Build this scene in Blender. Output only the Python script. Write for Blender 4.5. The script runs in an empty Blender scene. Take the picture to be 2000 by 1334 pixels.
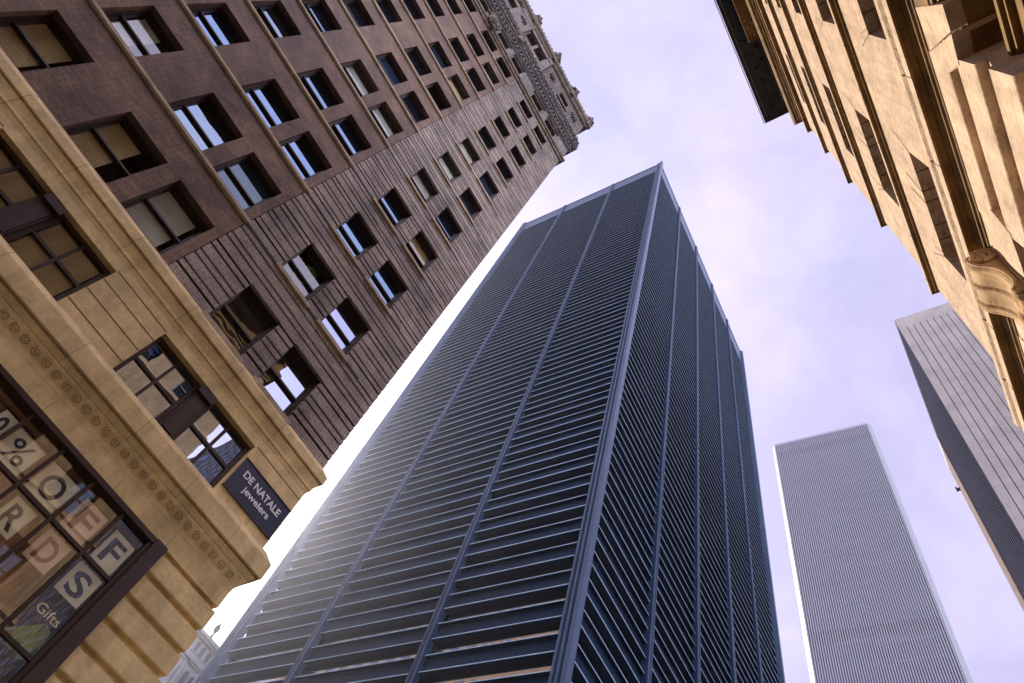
import bpy, math, random
from mathutils import Matrix, Vector
random.seed(7)
R = math.radians

# ------------------------------------------------------------------ camera, sky, sun, exposure
scene = bpy.context.scene
COL = scene.collection
CAMR = ((0.83430396, 0.50037601, 0.23143195),      # camera right in world axes
        (0.36282891, -0.81441767, 0.45285653),     # camera up
        (0.41508081, -0.2938498, -0.86102277))     # camera back
cam = bpy.data.cameras.new('camera')
cam.lens = 24.0
cam.sensor_width = 36.0
cam.clip_end = 6000
cam.clip_start = 0.05
camo = bpy.data.objects.new('camera', cam)
COL.objects.link(camo)
camo.matrix_world = Matrix([[CAMR[0][i], CAMR[1][i], CAMR[2][i], 0.0] for i in range(3)] + [[0, 0, 0, 1]])
scene.camera = camo                                   # the eye is at the origin, the pavement at z = -1.7

SUN_EL, SUN_AZ = R(38), R(72)                         # azimuth from +y towards -x
SUN = Vector((-math.sin(SUN_AZ) * math.cos(SUN_EL), math.cos(SUN_AZ) * math.cos(SUN_EL), math.sin(SUN_EL)))
sun = bpy.data.lights.new('sun', 'SUN')
sun.energy = 3.1
sun.angle = R(0.5)
sun.color = (1.0, 0.88, 0.72)
suno = bpy.data.objects.new('sun', sun)
COL.objects.link(suno)
suno.rotation_euler = SUN.to_track_quat('Z', 'Y').to_euler()

world = bpy.data.worlds.new('World')
scene.world = world
world.use_nodes = True
wn, wl = world.node_tree.nodes, world.node_tree.links
wn.clear()


def wnode(t, **kw):
    n = wn.new(t)
    for k, v in kw.items():
        setattr(n, k, v)
    return n


wout = wnode('ShaderNodeOutputWorld')
wbg = wnode('ShaderNodeBackground')
wbg.inputs['Strength'].default_value = 0.13
sky = wnode('ShaderNodeTexSky', sky_type='NISHITA', sun_disc=False)
sky.sun_elevation = SUN_EL
sky.sun_rotation = -SUN_AZ
sky.altitude = 0
sky.air_density = 1.0
sky.dust_density = 2.5
sky.ozone_density = 1.5
tc = wnode('ShaderNodeTexCoord')
mp = wnode('ShaderNodeMapping')
mp.inputs['Scale'].default_value = (1.0, 1.0, 1.25)
wl.new(tc.outputs['Generated'], mp.inputs['Vector'])
cn = wnode('ShaderNodeTexNoise')
cn.inputs['Scale'].default_value = 3.1
cn.inputs['Detail'].default_value = 7
cn.inputs['Roughness'].default_value = 0.55
cn.inputs['Distortion'].default_value = 0.5
wl.new(mp.outputs['Vector'], cn.inputs['Vector'])
cr = wnode('ShaderNodeValToRGB')
cr.color_ramp.elements[0].position = 0.36
cr.color_ramp.elements[0].color = (0.68, 0.68, 0.68, 1)
cr.color_ramp.elements[1].position = 0.66
cr.color_ramp.elements[1].color = (1.0, 1.0, 1.0, 1)
wl.new(cn.outputs['Fac'], cr.inputs['Fac'])
# thin cloud glows more towards the sun
dot = wnode('ShaderNodeVectorMath', operation='DOT_PRODUCT')
nrm = wnode('ShaderNodeVectorMath', operation='NORMALIZE')
wl.new(tc.outputs['Generated'], nrm.inputs[0])
wl.new(nrm.outputs['Vector'], dot.inputs[0])
dot.inputs[1].default_value = SUN
mx0 = wnode('ShaderNodeMath', operation='MAXIMUM')
wl.new(dot.outputs['Value'], mx0.inputs[0])
mx0.inputs[1].default_value = 0.0
pw = wnode('ShaderNodeMath', operation='POWER')
wl.new(mx0.outputs[0], pw.inputs[0])
pw.inputs[1].default_value = 9.0
ma = wnode('ShaderNodeMath', operation='MULTIPLY_ADD')
wl.new(pw.outputs[0], ma.inputs[0])
ma.inputs[1].default_value = 1.5
ma.inputs[2].default_value = 1.0
cc = wnode('ShaderNodeMix', data_type='RGBA', blend_type='MULTIPLY')
cc.inputs['Factor'].default_value = 1.0
cc.inputs['A'].default_value = (2.82, 2.58, 3.62, 1)
wl.new(ma.outputs[0], cc.inputs['B'])
mixw = wnode('ShaderNodeMix', data_type='RGBA')
# added fill light: out-of-view sky on the +x side is boosted and warm tinted
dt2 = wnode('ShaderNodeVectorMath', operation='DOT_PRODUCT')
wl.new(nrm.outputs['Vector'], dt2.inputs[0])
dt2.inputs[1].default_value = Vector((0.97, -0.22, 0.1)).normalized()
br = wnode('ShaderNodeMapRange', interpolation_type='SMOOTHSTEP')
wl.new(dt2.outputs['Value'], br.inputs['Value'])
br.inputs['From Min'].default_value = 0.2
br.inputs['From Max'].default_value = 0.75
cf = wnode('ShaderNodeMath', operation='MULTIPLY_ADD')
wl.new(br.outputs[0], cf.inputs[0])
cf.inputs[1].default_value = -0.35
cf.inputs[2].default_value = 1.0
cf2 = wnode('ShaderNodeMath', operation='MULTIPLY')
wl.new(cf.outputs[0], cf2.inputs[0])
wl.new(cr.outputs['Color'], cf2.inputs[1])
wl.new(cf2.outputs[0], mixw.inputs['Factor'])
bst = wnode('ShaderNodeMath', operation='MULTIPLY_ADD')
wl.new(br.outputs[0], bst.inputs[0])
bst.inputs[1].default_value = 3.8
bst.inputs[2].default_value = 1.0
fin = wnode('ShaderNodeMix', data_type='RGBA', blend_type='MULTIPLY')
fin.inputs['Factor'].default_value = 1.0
warm = wnode('ShaderNodeMix', data_type='RGBA')
wl.new(br.outputs[0], warm.inputs['Factor'])
warm.inputs['A'].default_value = (1, 1, 1, 1)
warm.inputs['B'].default_value = (1.08, 0.98, 0.84, 1)
wb = wnode('ShaderNodeMix', data_type='RGBA', blend_type='MULTIPLY')
wb.inputs['Factor'].default_value = 1.0
wl.new(mixw.outputs['Result'], wb.inputs['A'])
wl.new(warm.outputs['Result'], wb.inputs['B'])
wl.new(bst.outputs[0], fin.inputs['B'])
# brighter billows and thinner lilac gaps in the veil
n2 = wnode('ShaderNodeTexNoise')
n2.inputs['Scale'].default_value = 4.6
n2.inputs['Detail'].default_value = 9
n2.inputs['Roughness'].default_value = 0.58
n2.inputs['Distortion'].default_value = 0.35
wl.new(mp.outputs['Vector'], n2.inputs['Vector'])
r2 = wnode('ShaderNodeValToRGB')
r2.color_ramp.elements[0].position = 0.40
r2.color_ramp.elements[0].color = (0.88, 0.87, 0.93, 1)
r2.color_ramp.elements[1].position = 0.66
r2.color_ramp.elements[1].color = (1.16, 1.13, 1.10, 1)
wl.new(n2.outputs['Fac'], r2.inputs['Fac'])
cc2 = wnode('ShaderNodeMix', data_type='RGBA', blend_type='MULTIPLY')
cc2.inputs['Factor'].default_value = 1.0
wl.new(cc.outputs['Result'], cc2.inputs['A'])
wl.new(r2.outputs['Color'], cc2.inputs['B'])
wl.new(sky.outputs['Color'], mixw.inputs['A'])
wl.new(cc2.outputs['Result'], mixw.inputs['B'])
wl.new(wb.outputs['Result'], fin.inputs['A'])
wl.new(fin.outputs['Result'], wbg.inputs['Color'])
wl.new(wbg.outputs['Background'], wout.inputs['Surface'])

vs = scene.view_settings
vs.view_transform = 'Standard'
vs.look = 'None'
vs.exposure = 1.14
vs.gamma = 1.0

# ------------------------------------------------------------------ helpers
def mat(name, col, rough=0.8, var=0.25, vscale=1.2, bump=0.15, bscale=18, metallic=0.0, streak=0.0, col2=None,
        spec=0.4, detail=8, speck=0.0):
    """plain painted / stone / metal surface with mottling, optional vertical streaks and a fine bump"""
    m = bpy.data.materials.new(name)
    m.use_nodes = True
    n, l = m.node_tree.nodes, m.node_tree.links
    b = n['Principled BSDF']
    b.inputs['Roughness'].default_value = rough
    b.inputs['Metallic'].default_value = metallic
    b.inputs['Specular IOR Level'].default_value = spec
    t = n.new('ShaderNodeTexCoord')
    no = n.new('ShaderNodeTexNoise')
    no.inputs['Scale'].default_value = vscale
    no.inputs['Detail'].default_value = detail
    no.inputs['Roughness'].default_value = 0.62
    l.new(t.outputs['Object'], no.inputs['Vector'])
    rp = n.new('ShaderNodeValToRGB')
    c2 = col2 or tuple(c * (1 - var) for c in col)
    hi = tuple(min(1, c * (1 + var * 0.45)) for c in col)
    rp.color_ramp.elements[0].position = 0.32
    rp.color_ramp.elements[0].color = (*c2, 1)
    rp.color_ramp.elements[1].position = 0.68
    rp.color_ramp.elements[1].color = (*hi, 1)
    l.new(no.outputs['Fac'], rp.inputs['Fac'])
    out = rp.outputs['Color']
    if streak:
        mpn = n.new('ShaderNodeMapping')
        mpn.inputs['Scale'].default_value = (2.6, 2.6, 0.16)
        l.new(t.outputs['Object'], mpn.inputs['Vector'])
        sn = n.new('ShaderNodeTexNoise')
        sn.inputs['Scale'].default_value = 1.6
        sn.inputs['Detail'].default_value = 6
        l.new(mpn.outputs['Vector'], sn.inputs['Vector'])
        sr = n.new('ShaderNodeValToRGB')
        sr.color_ramp.elements[0].position = 0.35
        sr.color_ramp.elements[0].color = (1 - streak, 1 - streak, 1 - streak, 1)
        sr.color_ramp.elements[1].position = 0.6
        sr.color_ramp.elements[1].color = (1, 1, 1, 1)
        l.new(sn.outputs['Fac'], sr.inputs['Fac'])
        mm = n.new('ShaderNodeMix')
        mm.data_type = 'RGBA'
        mm.blend_type = 'MULTIPLY'
        mm.inputs['Factor'].default_value = 1
        l.new(out, mm.inputs['A'])
        l.new(sr.outputs['Color'], mm.inputs['B'])
        out = mm.outputs['Result']
    if speck:
        pn = n.new('ShaderNodeTexNoise')
        pn.inputs['Scale'].default_value = 17
        pn.inputs['Detail'].default_value = 3
        mpp = n.new('ShaderNodeMapping')
        mpp.inputs['Scale'].default_value = (1, 0.45, 1)
        l.new(t.outputs['Object'], mpp.inputs['Vector'])
        l.new(mpp.outputs['Vector'], pn.inputs['Vector'])
        pr_ = n.new('ShaderNodeValToRGB')
        pr_.color_ramp.elements[0].position = 0.30
        pr_.color_ramp.elements[0].color = (1 - speck, 1 - speck * 1.1, 1 - speck * 1.2, 1)
        pr_.color_ramp.elements[1].position = 0.52
        pr_.color_ramp.elements[1].color = (1, 1, 1, 1)
        l.new(pn.outputs['Fac'], pr_.inputs['Fac'])
        m2 = n.new('ShaderNodeMix')
        m2.data_type = 'RGBA'
        m2.blend_type = 'MULTIPLY'
        m2.inputs['Factor'].default_value = 1
        l.new(out, m2.inputs['A'])
        l.new(pr_.outputs['Color'], m2.inputs['B'])
        out = m2.outputs['Result']
    l.new(out, b.inputs['Base Color'])
    if bump:
        bn = n.new('ShaderNodeTexNoise')
        bn.inputs['Scale'].default_value = bscale
        bn.inputs['Detail'].default_value = 6
        l.new(t.outputs['Object'], bn.inputs['Vector'])
        bp = n.new('ShaderNodeBump')
        bp.inputs['Strength'].default_value = bump
        bp.inputs['Distance'].default_value = 0.03
        l.new(bn.outputs['Fac'], bp.inputs['Height'])
        l.new(bp.outputs['Normal'], b.inputs['Normal'])
    return m


def brick_mat(name, c1, c2, mortar, bw=0.30, bh=0.095, stain=0.55, warm=None):
    m = bpy.data.materials.new(name)
    m.use_nodes = True
    n, l = m.node_tree.nodes, m.node_tree.links
    b = n['Principled BSDF']
    b.inputs['Roughness'].default_value = 0.75
    b.inputs['Specular IOR Level'].default_value = 0.35
    t = n.new('ShaderNodeTexCoord')
    sx = n.new('ShaderNodeSeparateXYZ')
    l.new(t.outputs['Object'], sx.inputs[0])
    ad = n.new('ShaderNodeMath')
    ad.operation = 'ADD'
    l.new(sx.outputs['X'], ad.inputs[0])
    l.new(sx.outputs['Y'], ad.inputs[1])
    cx = n.new('ShaderNodeCombineXYZ')
    l.new(ad.outputs[0], cx.inputs['X'])
    l.new(sx.outputs['Z'], cx.inputs['Y'])
    br = n.new('ShaderNodeTexBrick')
    br.inputs['Color1'].default_value = (*c1, 1)
    br.inputs['Color2'].default_value = (*c2, 1)
    br.inputs['Mortar'].default_value = (*mortar, 1)
    br.inputs['Scale'].default_value = 1
    br.inputs['Mortar Size'].default_value = 0.011
    br.inputs['Mortar Smooth'].default_value = 0.2
    br.inputs['Bias'].default_value = 0.0
    br.inputs['Brick Width'].default_value = bw
    br.inputs['Row Height'].default_value = bh
    l.new(cx.outputs[0], br.inputs['Vector'])
    no = n.new('ShaderNodeTexNoise')
    no.inputs['Scale'].default_value = 0.55
    no.inputs['Detail'].default_value = 7
    no.inputs['Roughness'].default_value = 0.65
    l.new(t.outputs['Object'], no.inputs['Vector'])
    rp = n.new('ShaderNodeValToRGB')
    rp.color_ramp.elements[0].position = 0.33
    rp.color_ramp.elements[0].color = (1 - stain, 1 - stain, 1 - stain, 1)
    rp.color_ramp.elements[1].position = 0.62
    rp.color_ramp.elements[1].color = (1.12, 1.1, 1.08, 1)
    l.new(no.outputs['Fac'], rp.inputs['Fac'])
    mm = n.new('ShaderNodeMix')
    mm.data_type = 'RGBA'
    mm.blend_type = 'MULTIPLY'
    mm.inputs['Factor'].default_value = 1
    l.new(br.outputs['Color'], mm.inputs['A'])
    l.new(rp.outputs['Color'], mm.inputs['B'])
    l.new(mm.outputs['Result'], b.inputs['Base Color'])
    bp = n.new('ShaderNodeBump')
    bp.inputs['Strength'].default_value = 0.5
    bp.inputs['Distance'].default_value = 0.012
    bp.invert = True
    l.new(br.outputs['Fac'], bp.inputs['Height'])
    l.new(bp.outputs['Normal'], b.inputs['Normal'])
    return m


def glass_mat(name, tint=(0.01, 0.012, 0.018), refl=0.45, rough=0.02, wav=0.02, through=0.0, gcol=(1, 1, 1), fr=0.5):
    """window glass: dark room (or partly see-through) under a mirror-like coat that strengthens at grazing angles"""
    m = bpy.data.materials.new(name)
    m.use_nodes = True
    n, l = m.node_tree.nodes, m.node_tree.links
    n.remove(n['Principled BSDF'])
    out = n['Material Output']
    g = n.new('ShaderNodeBsdfGlossy')
    g.inputs['Roughness'].default_value = rough
    g.inputs['Color'].default_value = (*gcol, 1)  # gcol tints the reflection, painting sky blue into it
    d = n.new('ShaderNodeBsdfDiffuse')
    d.inputs['Color'].default_value = (*tint, 1)
    base = d.outputs[0]
    if through:
        tr = n.new('ShaderNodeBsdfTransparent')
        mt = n.new('ShaderNodeMixShader')
        mt.inputs[0].default_value = through
        l.new(d.outputs[0], mt.inputs[1])
        l.new(tr.outputs[0], mt.inputs[2])
        base = mt.outputs[0]
    lw = n.new('ShaderNodeLayerWeight')
    lw.inputs['Blend'].default_value = 0.35
    mr = n.new('ShaderNodeMapRange')
    mr.inputs['To Min'].default_value = refl
    mr.inputs['To Max'].default_value = min(1.0, refl + fr)
    l.new(lw.outputs['Fresnel'], mr.inputs['Value'])
    ms = n.new('ShaderNodeMixShader')
    l.new(mr.outputs[0], ms.inputs[0])
    l.new(base, ms.inputs[1])
    l.new(g.outputs[0], ms.inputs[2])
    l.new(ms.outputs[0], out.inputs['Surface'])
    if wav:
        t = n.new('ShaderNodeTexCoord')
        oi = n.new('ShaderNodeObjectInfo')
        va = n.new('ShaderNodeVectorMath')
        va.operation = 'ADD'
        l.new(t.outputs['Object'], va.inputs[0])
        l.new(oi.outputs['Location'], va.inputs[1])
        no = n.new('ShaderNodeTexNoise')
        no.inputs['Scale'].default_value = 0.9
        no.inputs['Detail'].default_value = 2
        l.new(va.outputs[0], no.inputs['Vector'])
        bp = n.new('ShaderNodeBump')
        bp.inputs['Strength'].default_value = wav * 10
        bp.inputs['Distance'].default_value = 0.1
        l.new(no.outputs['Fac'], bp.inputs['Height'])
        l.new(bp.outputs['Normal'], g.inputs['Normal'])
    return m


class MB:
    """collects faces, then links them as one mesh object"""
    def __init__(self):
        self.v, self.f = [], []

    def quad(self, a, b, c, d):
        i = len(self.v)
        self.v += [a, b, c, d]
        self.f.append((i, i + 1, i + 2, i + 3))

    def sheet(self, x, y0, y1, z0, z1):
        self.quad((x, y0, z0), (x, y1, z0), (x, y1, z1), (x, y0, z1))
        return self

    def poly(self, pts):
        i = len(self.v)
        self.v += list(pts)
        self.f.append(tuple(range(i, i + len(pts))))

    def box(self, x0, x1, y0, y1, z0, z1):
        if x0 > x1: x0, x1 = x1, x0
        if y0 > y1: y0, y1 = y1, y0
        if z0 > z1: z0, z1 = z1, z0
        i = len(self.v)
        self.v += [(x0, y0, z0), (x1, y0, z0), (x1, y1, z0), (x0, y1, z0),
                   (x0, y0, z1), (x1, y0, z1), (x1, y1, z1), (x0, y1, z1)]
        self.f += [(i, i + 3, i + 2, i + 1), (i + 4, i + 5, i + 6, i + 7), (i, i + 1, i + 5, i + 4),
                   (i + 1, i + 2, i + 6, i + 5), (i + 2, i + 3, i + 7, i + 6), (i + 3, i, i + 4, i + 7)]
        return self

    def rings(self, rings, caps=True, closed=False):
        """loft between rings of equal length (each ring an open polyline, or closed)"""
        i0 = len(self.v)
        n = len(rings[0])
        for r in rings:
            self.v += [tuple(p) for p in r]
        for a in range(len(rings) - 1):
            for k in range(n if closed else n - 1):
                k2 = (k + 1) % n
                p, q = i0 + a * n, i0 + (a + 1) * n
                self.f.append((p + k, p + k2, q + k2, q + k))
        if caps:
            self.f.append(tuple(i0 + k for k in range(n))[::-1])
            self.f.append(tuple(i0 + (len(rings) - 1) * n + k for k in range(n)))
        return self

    def tube(self, pts, r, seg=6):
        pts = [Vector(p) for p in pts]
        rings = []
        for i, p in enumerate(pts):
            t = (pts[min(i + 1, len(pts) - 1)] - pts[max(i - 1, 0)]).normalized()
            u = t.orthogonal().normalized()
            if abs(t.x) < 0.95:
                u = (Vector((1, 0, 0)) - t * t.x).normalized()
            w = t.cross(u)
            rr = r[i] if isinstance(r, (list, tuple)) else r
            rings.append([p + (u * math.cos(a) + w * math.sin(a)) * rr
                          for a in [2 * math.pi * k / seg for k in range(seg)]])
        return self.rings(rings, True, True)

    def lathe(self, prof, c, seg=12):
        rings = [[(c[0] + r * math.cos(2 * math.pi * k / seg), c[1] + r * math.sin(2 * math.pi * k / seg), c[2] + z)
                  for k in range(seg)] for r, z in prof]
        return self.rings(rings, True, True)

    def ball(self, c, r, seg=8):
        pr = [(max(0.01 * r, r * math.sin(math.pi * k / seg)), -r * math.cos(math.pi * k / seg)) for k in range(seg + 1)]
        return self.lathe(pr, c, seg)

    def build(self, name, m, parent=None, loc=None, smooth=False):
        """vertices are in the parent's frame unless loc is given (then relative to loc)"""
        me = bpy.data.meshes.new(name)
        me.from_pydata(self.v, [], self.f)
        me.validate()
        me.materials.append(m)
        if smooth:
            for p in me.polygons:
                p.use_smooth = True
        o = bpy.data.objects.new(name, me)
        COL.objects.link(o)
        if parent is not None:
            o.parent = parent
        if loc:
            o.location = loc
        return o


def tag(o, label=None, cat=None, group=None, kind=None):
    for k, v in (('label', label), ('category', cat), ('group', group), ('kind', kind)):
        if v:
            o[k] = v
    return o


def empty(name, loc, rz=0.0, label=None, cat=None, group=None):
    e = bpy.data.objects.new(name, None)
    COL.objects.link(e)
    e.location = loc
    e.rotation_euler = (0, 0, rz)
    e.empty_display_size = 0.5
    return tag(e, label, cat, group)


def clone(o, parent, loc):
    c = o.copy()
    COL.objects.link(c)
    c.parent = parent
    c.location = loc
    for ch in o.children:
        d = ch.copy()
        COL.objects.link(d)
        d.parent = c
    return c


def holes_wall(mb, x0, x1, ya, yb, za, zb, holes):
    """wall slab in the y-z plane, thickness x0..x1, with rectangular openings (y0,y1,z0,z1)"""
    ys = sorted({ya, yb, *[min(max(h[i], ya), yb) for h in holes for i in (0, 1)]})
    zs = sorted({za, zb, *[min(max(h[i], za), zb) for h in holes for i in (2, 3)]})
    for z0, z1 in zip(zs, zs[1:]):
        run = None
        for y0, y1 in zip(ys, ys[1:]):
            cy, cz = (y0 + y1) / 2, (z0 + z1) / 2
            solid = not any(h[0] < cy < h[1] and h[2] < cz < h[3] for h in holes)
            if solid:
                run = [run[0], y1] if run else [y0, y1]
            if (not solid or y1 == ys[-1]) and run:
                mb.box(x0, x1, run[0], run[1], z0, z1)
                run = None
    return mb


def letter_mesh(name, body, size, m, parent, y, z, x, width=None, bold=0.0, ext=0.006, align='LEFT'):
    """writing that stands on a wall facing +x and runs towards +y"""
    cu = bpy.data.curves.new(name, 'FONT')
    cu.body = body
    cu.size = size
    cu.extrude = ext
    cu.offset = bold
    cu.align_x = align
    to = bpy.data.objects.new(name, cu)
    COL.objects.link(to)
    dg = bpy.context.evaluated_depsgraph_get()
    me = bpy.data.meshes.new_from_object(to.evaluated_get(dg))
    bpy.data.objects.remove(to)
    bpy.data.curves.remove(cu)
    xs = [v.co.x for v in me.vertices]
    ys = [v.co.y for v in me.vertices]
    sx = (width / (max(xs) - min(xs))) if width else 1.0
    x_0 = min(xs) if align == 'LEFT' else 0
    for v in me.vertices:
        v.co = Vector((v.co.z + ext, (v.co.x - x_0) * sx, v.co.y))
    me.materials.clear()
    me.materials.append(m)
    me.name = name
    o = bpy.data.objects.new(name, me)
    COL.objects.link(o)
    o.parent = parent
    o.location = (x, y, z)
    return o


G = -1.7                                              # ground level (the eye is at z = 0)

# ------------------------------------------------------------------ materials
M = {}
M['brick'] = brick_mat('brown_brick', (0.27, 0.16, 0.095), (0.175, 0.105, 0.066), (0.09, 0.07, 0.06))
M['brick_band'] = brick_mat('banded_brick', (0.44, 0.36, 0.29), (0.33, 0.265, 0.215), (0.15, 0.12, 0.10), bh=0.09)
M['groove'] = mat('dark_groove', (0.035, 0.03, 0.03), 0.9, 0.3)  # near-black tone for grooves, slots and louvres
M['stone'] = mat('cream_limestone', (0.78, 0.58, 0.27), 0.78, 0.3, 1.3, 0.2, 22, streak=0.14, speck=0.12)
M['stone_dirty'] = mat('weathered_limestone', (0.23, 0.175, 0.12), 0.85, 0.4, 1.5, 0.2, 14, streak=0.35)
M['sill'] = mat('sill_stone', (0.44, 0.34, 0.22), 0.8, 0.35, 2.2, 0.12, 20)
M['carve'] = mat('carved_line', (0.17, 0.11, 0.05), 0.85, 0.2)
M['carve_soft'] = mat('carved_curl', (0.27, 0.175, 0.07), 0.85, 0.2)
M['grey_stone'] = mat('grey_terracotta', (0.24, 0.20, 0.165), 0.85, 0.4, 1.0, 0.2, 10, streak=0.3)
M['dark_orn'] = mat('dark_terracotta', (0.12, 0.10, 0.09), 0.85, 0.6, 2.2, 0.35, 7)  # darkest terracotta, for the cornice and medallions
M['frame'] = mat('dark_brown_paint', (0.045, 0.021, 0.013), 0.45, 0.35, 3.0, 0.08, 30)
M['frame2'] = mat('red_brown_paint', (0.075, 0.034, 0.022), 0.45, 0.35, 3.0, 0.08, 30)
M['glass'] = glass_mat('sash_glass', (0.010, 0.012, 0.018), 0.23, 0.01, 0.003, gcol=(0.48, 0.70, 1.0), fr=0.4)
M['glass_open'] = glass_mat('clear_glass', (0.01, 0.01, 0.012), 0.09, 0.01, 0.002, through=0.98, fr=0.25)
M['glass_clear'] = glass_mat('curtained_glass', (0.01, 0.01, 0.012), 0.10, 0.01, 0.003, through=0.97, fr=0.3)
M['glass_bright'] = glass_mat('bright_plate_glass', (0.02, 0.02, 0.022), 0.30, 0.008, 0.004, gcol=(0.72, 0.80, 1.0), fr=0.3)
M['glass_wavy'] = glass_mat('old_wavy_glass', (0.02, 0.02, 0.022), 0.2, 0.02, 0.02, gcol=(0.62, 0.8, 1.0), fr=0.4)
M['glass_dim'] = glass_mat('dim_glass', (0.02, 0.035, 0.06), 0.07, 0.02, 0.006, gcol=(0.7, 0.85, 1.0), fr=0.3)  # weakly reflecting glass with a blue tint
M['blind'] = mat('yellowed_blind', (0.62, 0.50, 0.27), 0.8, 0.15, 2, 0)
M['curtain'] = mat('pale_curtain', (0.66, 0.70, 0.62), 0.85, 0.15, 2, 0)
M['room'] = mat('dark_room', (0.02, 0.018, 0.016), 0.9, 0.2, 1, 0)
M['sign'] = mat('navy_enamel', (0.016, 0.018, 0.045), 0.35, 0.25, 4, 0.03, 10)
M['white'] = mat('white_enamel', (0.78, 0.77, 0.76), 0.5, 0.05, 4, 0)
M['card'] = mat('yellowed_card', (0.80, 0.76, 0.50), 0.75, 0.12, 3, 0.03, 30)
M['card_pink'] = mat('faded_card', (0.78, 0.60, 0.42), 0.75, 0.12, 3, 0.03, 30)
M['ink'] = mat('black_ink', (0.03, 0.03, 0.045), 0.6, 0.1, 4, 0)
M['ink_red'] = mat('faded_red_ink', (0.25, 0.12, 0.09), 0.6, 0.15, 4, 0)
M['green'] = mat('green_paper', (0.38, 0.50, 0.12), 0.6, 0.3, 3, 0.05, 10)
M['orange'] = mat('orange_petals', (0.65, 0.28, 0.03), 0.6, 0.4, 9, 0.2, 20)
M['leaf'] = mat('house_plant_leaf', (0.16, 0.36, 0.07), 0.5, 0.4, 6, 0)


def wood_mat(name, a, b_):
    m = bpy.data.materials.new(name)
    m.use_nodes = True
    n, l = m.node_tree.nodes, m.node_tree.links
    b = n['Principled BSDF']
    b.inputs['Roughness'].default_value = 0.7
    t = n.new('ShaderNodeTexCoord')
    mpn = n.new('ShaderNodeMapping')
    mpn.inputs['Scale'].default_value = (1, 1.0, 0.13)
    l.new(t.outputs['Object'], mpn.inputs['Vector'])
    no = n.new('ShaderNodeTexNoise')
    no.inputs['Scale'].default_value = 14
    no.inputs['Detail'].default_value = 8
    no.inputs['Distortion'].default_value = 1.3
    l.new(mpn.outputs['Vector'], no.inputs['Vector'])
    rp = n.new('ShaderNodeValToRGB')
    rp.color_ramp.elements[0].position = 0.38
    rp.color_ramp.elements[0].color = (*a, 1)
    rp.color_ramp.elements[1].position = 0.62
    rp.color_ramp.elements[1].color = (*b_, 1)
    l.new(no.outputs['Fac'], rp.inputs['Fac'])
    l.new(rp.outputs['Color'], b.inputs['Base Color'])
    return m


M['wood'] = wood_mat('weathered_wood', (0.13, 0.09, 0.06), (0.38, 0.30, 0.21))
M['wood_glow'] = wood_mat('glow_tinted_wood', (0.38, 0.20, 0.085), (0.72, 0.44, 0.22))  # board colour also carries the orange glow reflected in the panes
M['steel'] = mat('blue_black_steel', (0.005, 0.019, 0.052), 0.55, 0.22, 0.15, 0.02, 3, spec=0.25)
M['steel_light'] = mat('lit_steel_fin', (0.055, 0.09, 0.16), 0.42, 0.25, 0.2, 0.03, 3, spec=0.4)  # light on the column fins painted in as a paler steel
M['steel_mid'] = mat('blue_steel_channel', (0.012, 0.024, 0.058), 0.5, 0.2, 0.2, 0.02, 3, spec=0.3)
M['flange'] = mat('lit_flange_edge', (0.46, 0.66, 0.88), 0.35, 0.2, 0.3, 0.0, 3, spec=0.6)
M['tower_glass'] = glass_mat('smoked_glass', (0.006, 0.007, 0.014), 0.5, 0.01, 0.004)
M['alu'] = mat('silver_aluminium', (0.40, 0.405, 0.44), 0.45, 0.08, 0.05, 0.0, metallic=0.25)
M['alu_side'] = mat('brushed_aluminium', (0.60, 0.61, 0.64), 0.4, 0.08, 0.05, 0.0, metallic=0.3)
M['alu_dim'] = mat('shaded_aluminium', (0.27, 0.29, 0.32), 0.5, 0.1, 0.05, 0.0)
M['alu_sp'] = mat('grey_spandrel', (0.13, 0.135, 0.16), 0.45, 0.3, 0.06, 0.0)  # mid grey between the rib and slot tones
M['alu_dark'] = mat('window_slot', (0.075, 0.08, 0.105), 0.4, 0.45, 0.12, 0.0)
M['concrete'] = mat('grey_precast', (0.62, 0.56, 0.50), 0.85, 0.2, 0.25, 0.12, 3, streak=0.1)
M['conc_dark'] = mat('dark_joint', (0.03, 0.03, 0.034), 0.8, 0.2)
M['dark_bronze'] = mat('dark_bronze', (0.055, 0.055, 0.065), 0.4, 0.4, 0.6, 0.0)
M['red_pier'] = brick_mat('red_brick_pier', (0.18, 0.115, 0.10), (0.14, 0.09, 0.08), (0.14, 0.09, 0.08), 0.6, 0.25)
M['sand'] = mat('tawny_sandstone', (0.60, 0.425, 0.29), 0.85, 0.3, 1.4, 0.6, 26, streak=0.18, speck=0.4)
M['sand_trim_shaded'] = mat('shaded_ochre_sandstone', (0.25, 0.14, 0.042), 0.85, 0.5, 2.2, 0.35, 16, streak=0.15)  # ochre stone, darkened to paint in shade under ledges and in openings
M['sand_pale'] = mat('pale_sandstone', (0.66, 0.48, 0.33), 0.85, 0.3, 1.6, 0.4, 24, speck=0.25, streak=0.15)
M['sand_warm'] = mat('golden_sandstone', (0.52, 0.33, 0.16), 0.85, 0.3, 2.5, 0.3, 16)
M['copper'] = mat('blackened_copper', (0.022, 0.034, 0.04), 0.5, 0.6, 2.5, 0.5, 3)
M['copper_edge'] = mat('verdigris_edge', (0.30, 0.33, 0.30), 0.6, 0.4, 2, 0.1, 8)
M['far_glass'] = mat('dusty_pane', (0.10, 0.12, 0.17), 0.3, 0.3, 0.5, 0.0)
M['white_stone'] = mat('white_limestone', (0.55, 0.55, 0.58), 0.85, 0.2, 0.3, 0.0, streak=0.15)
M['asphalt'] = mat('asphalt', (0.05, 0.05, 0.052), 0.9, 0.3, 0.7, 0.3, 30)
M['pave'] = mat('concrete_paving', (0.30, 0.29, 0.27), 0.9, 0.2, 0.8, 0.2, 20)

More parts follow.
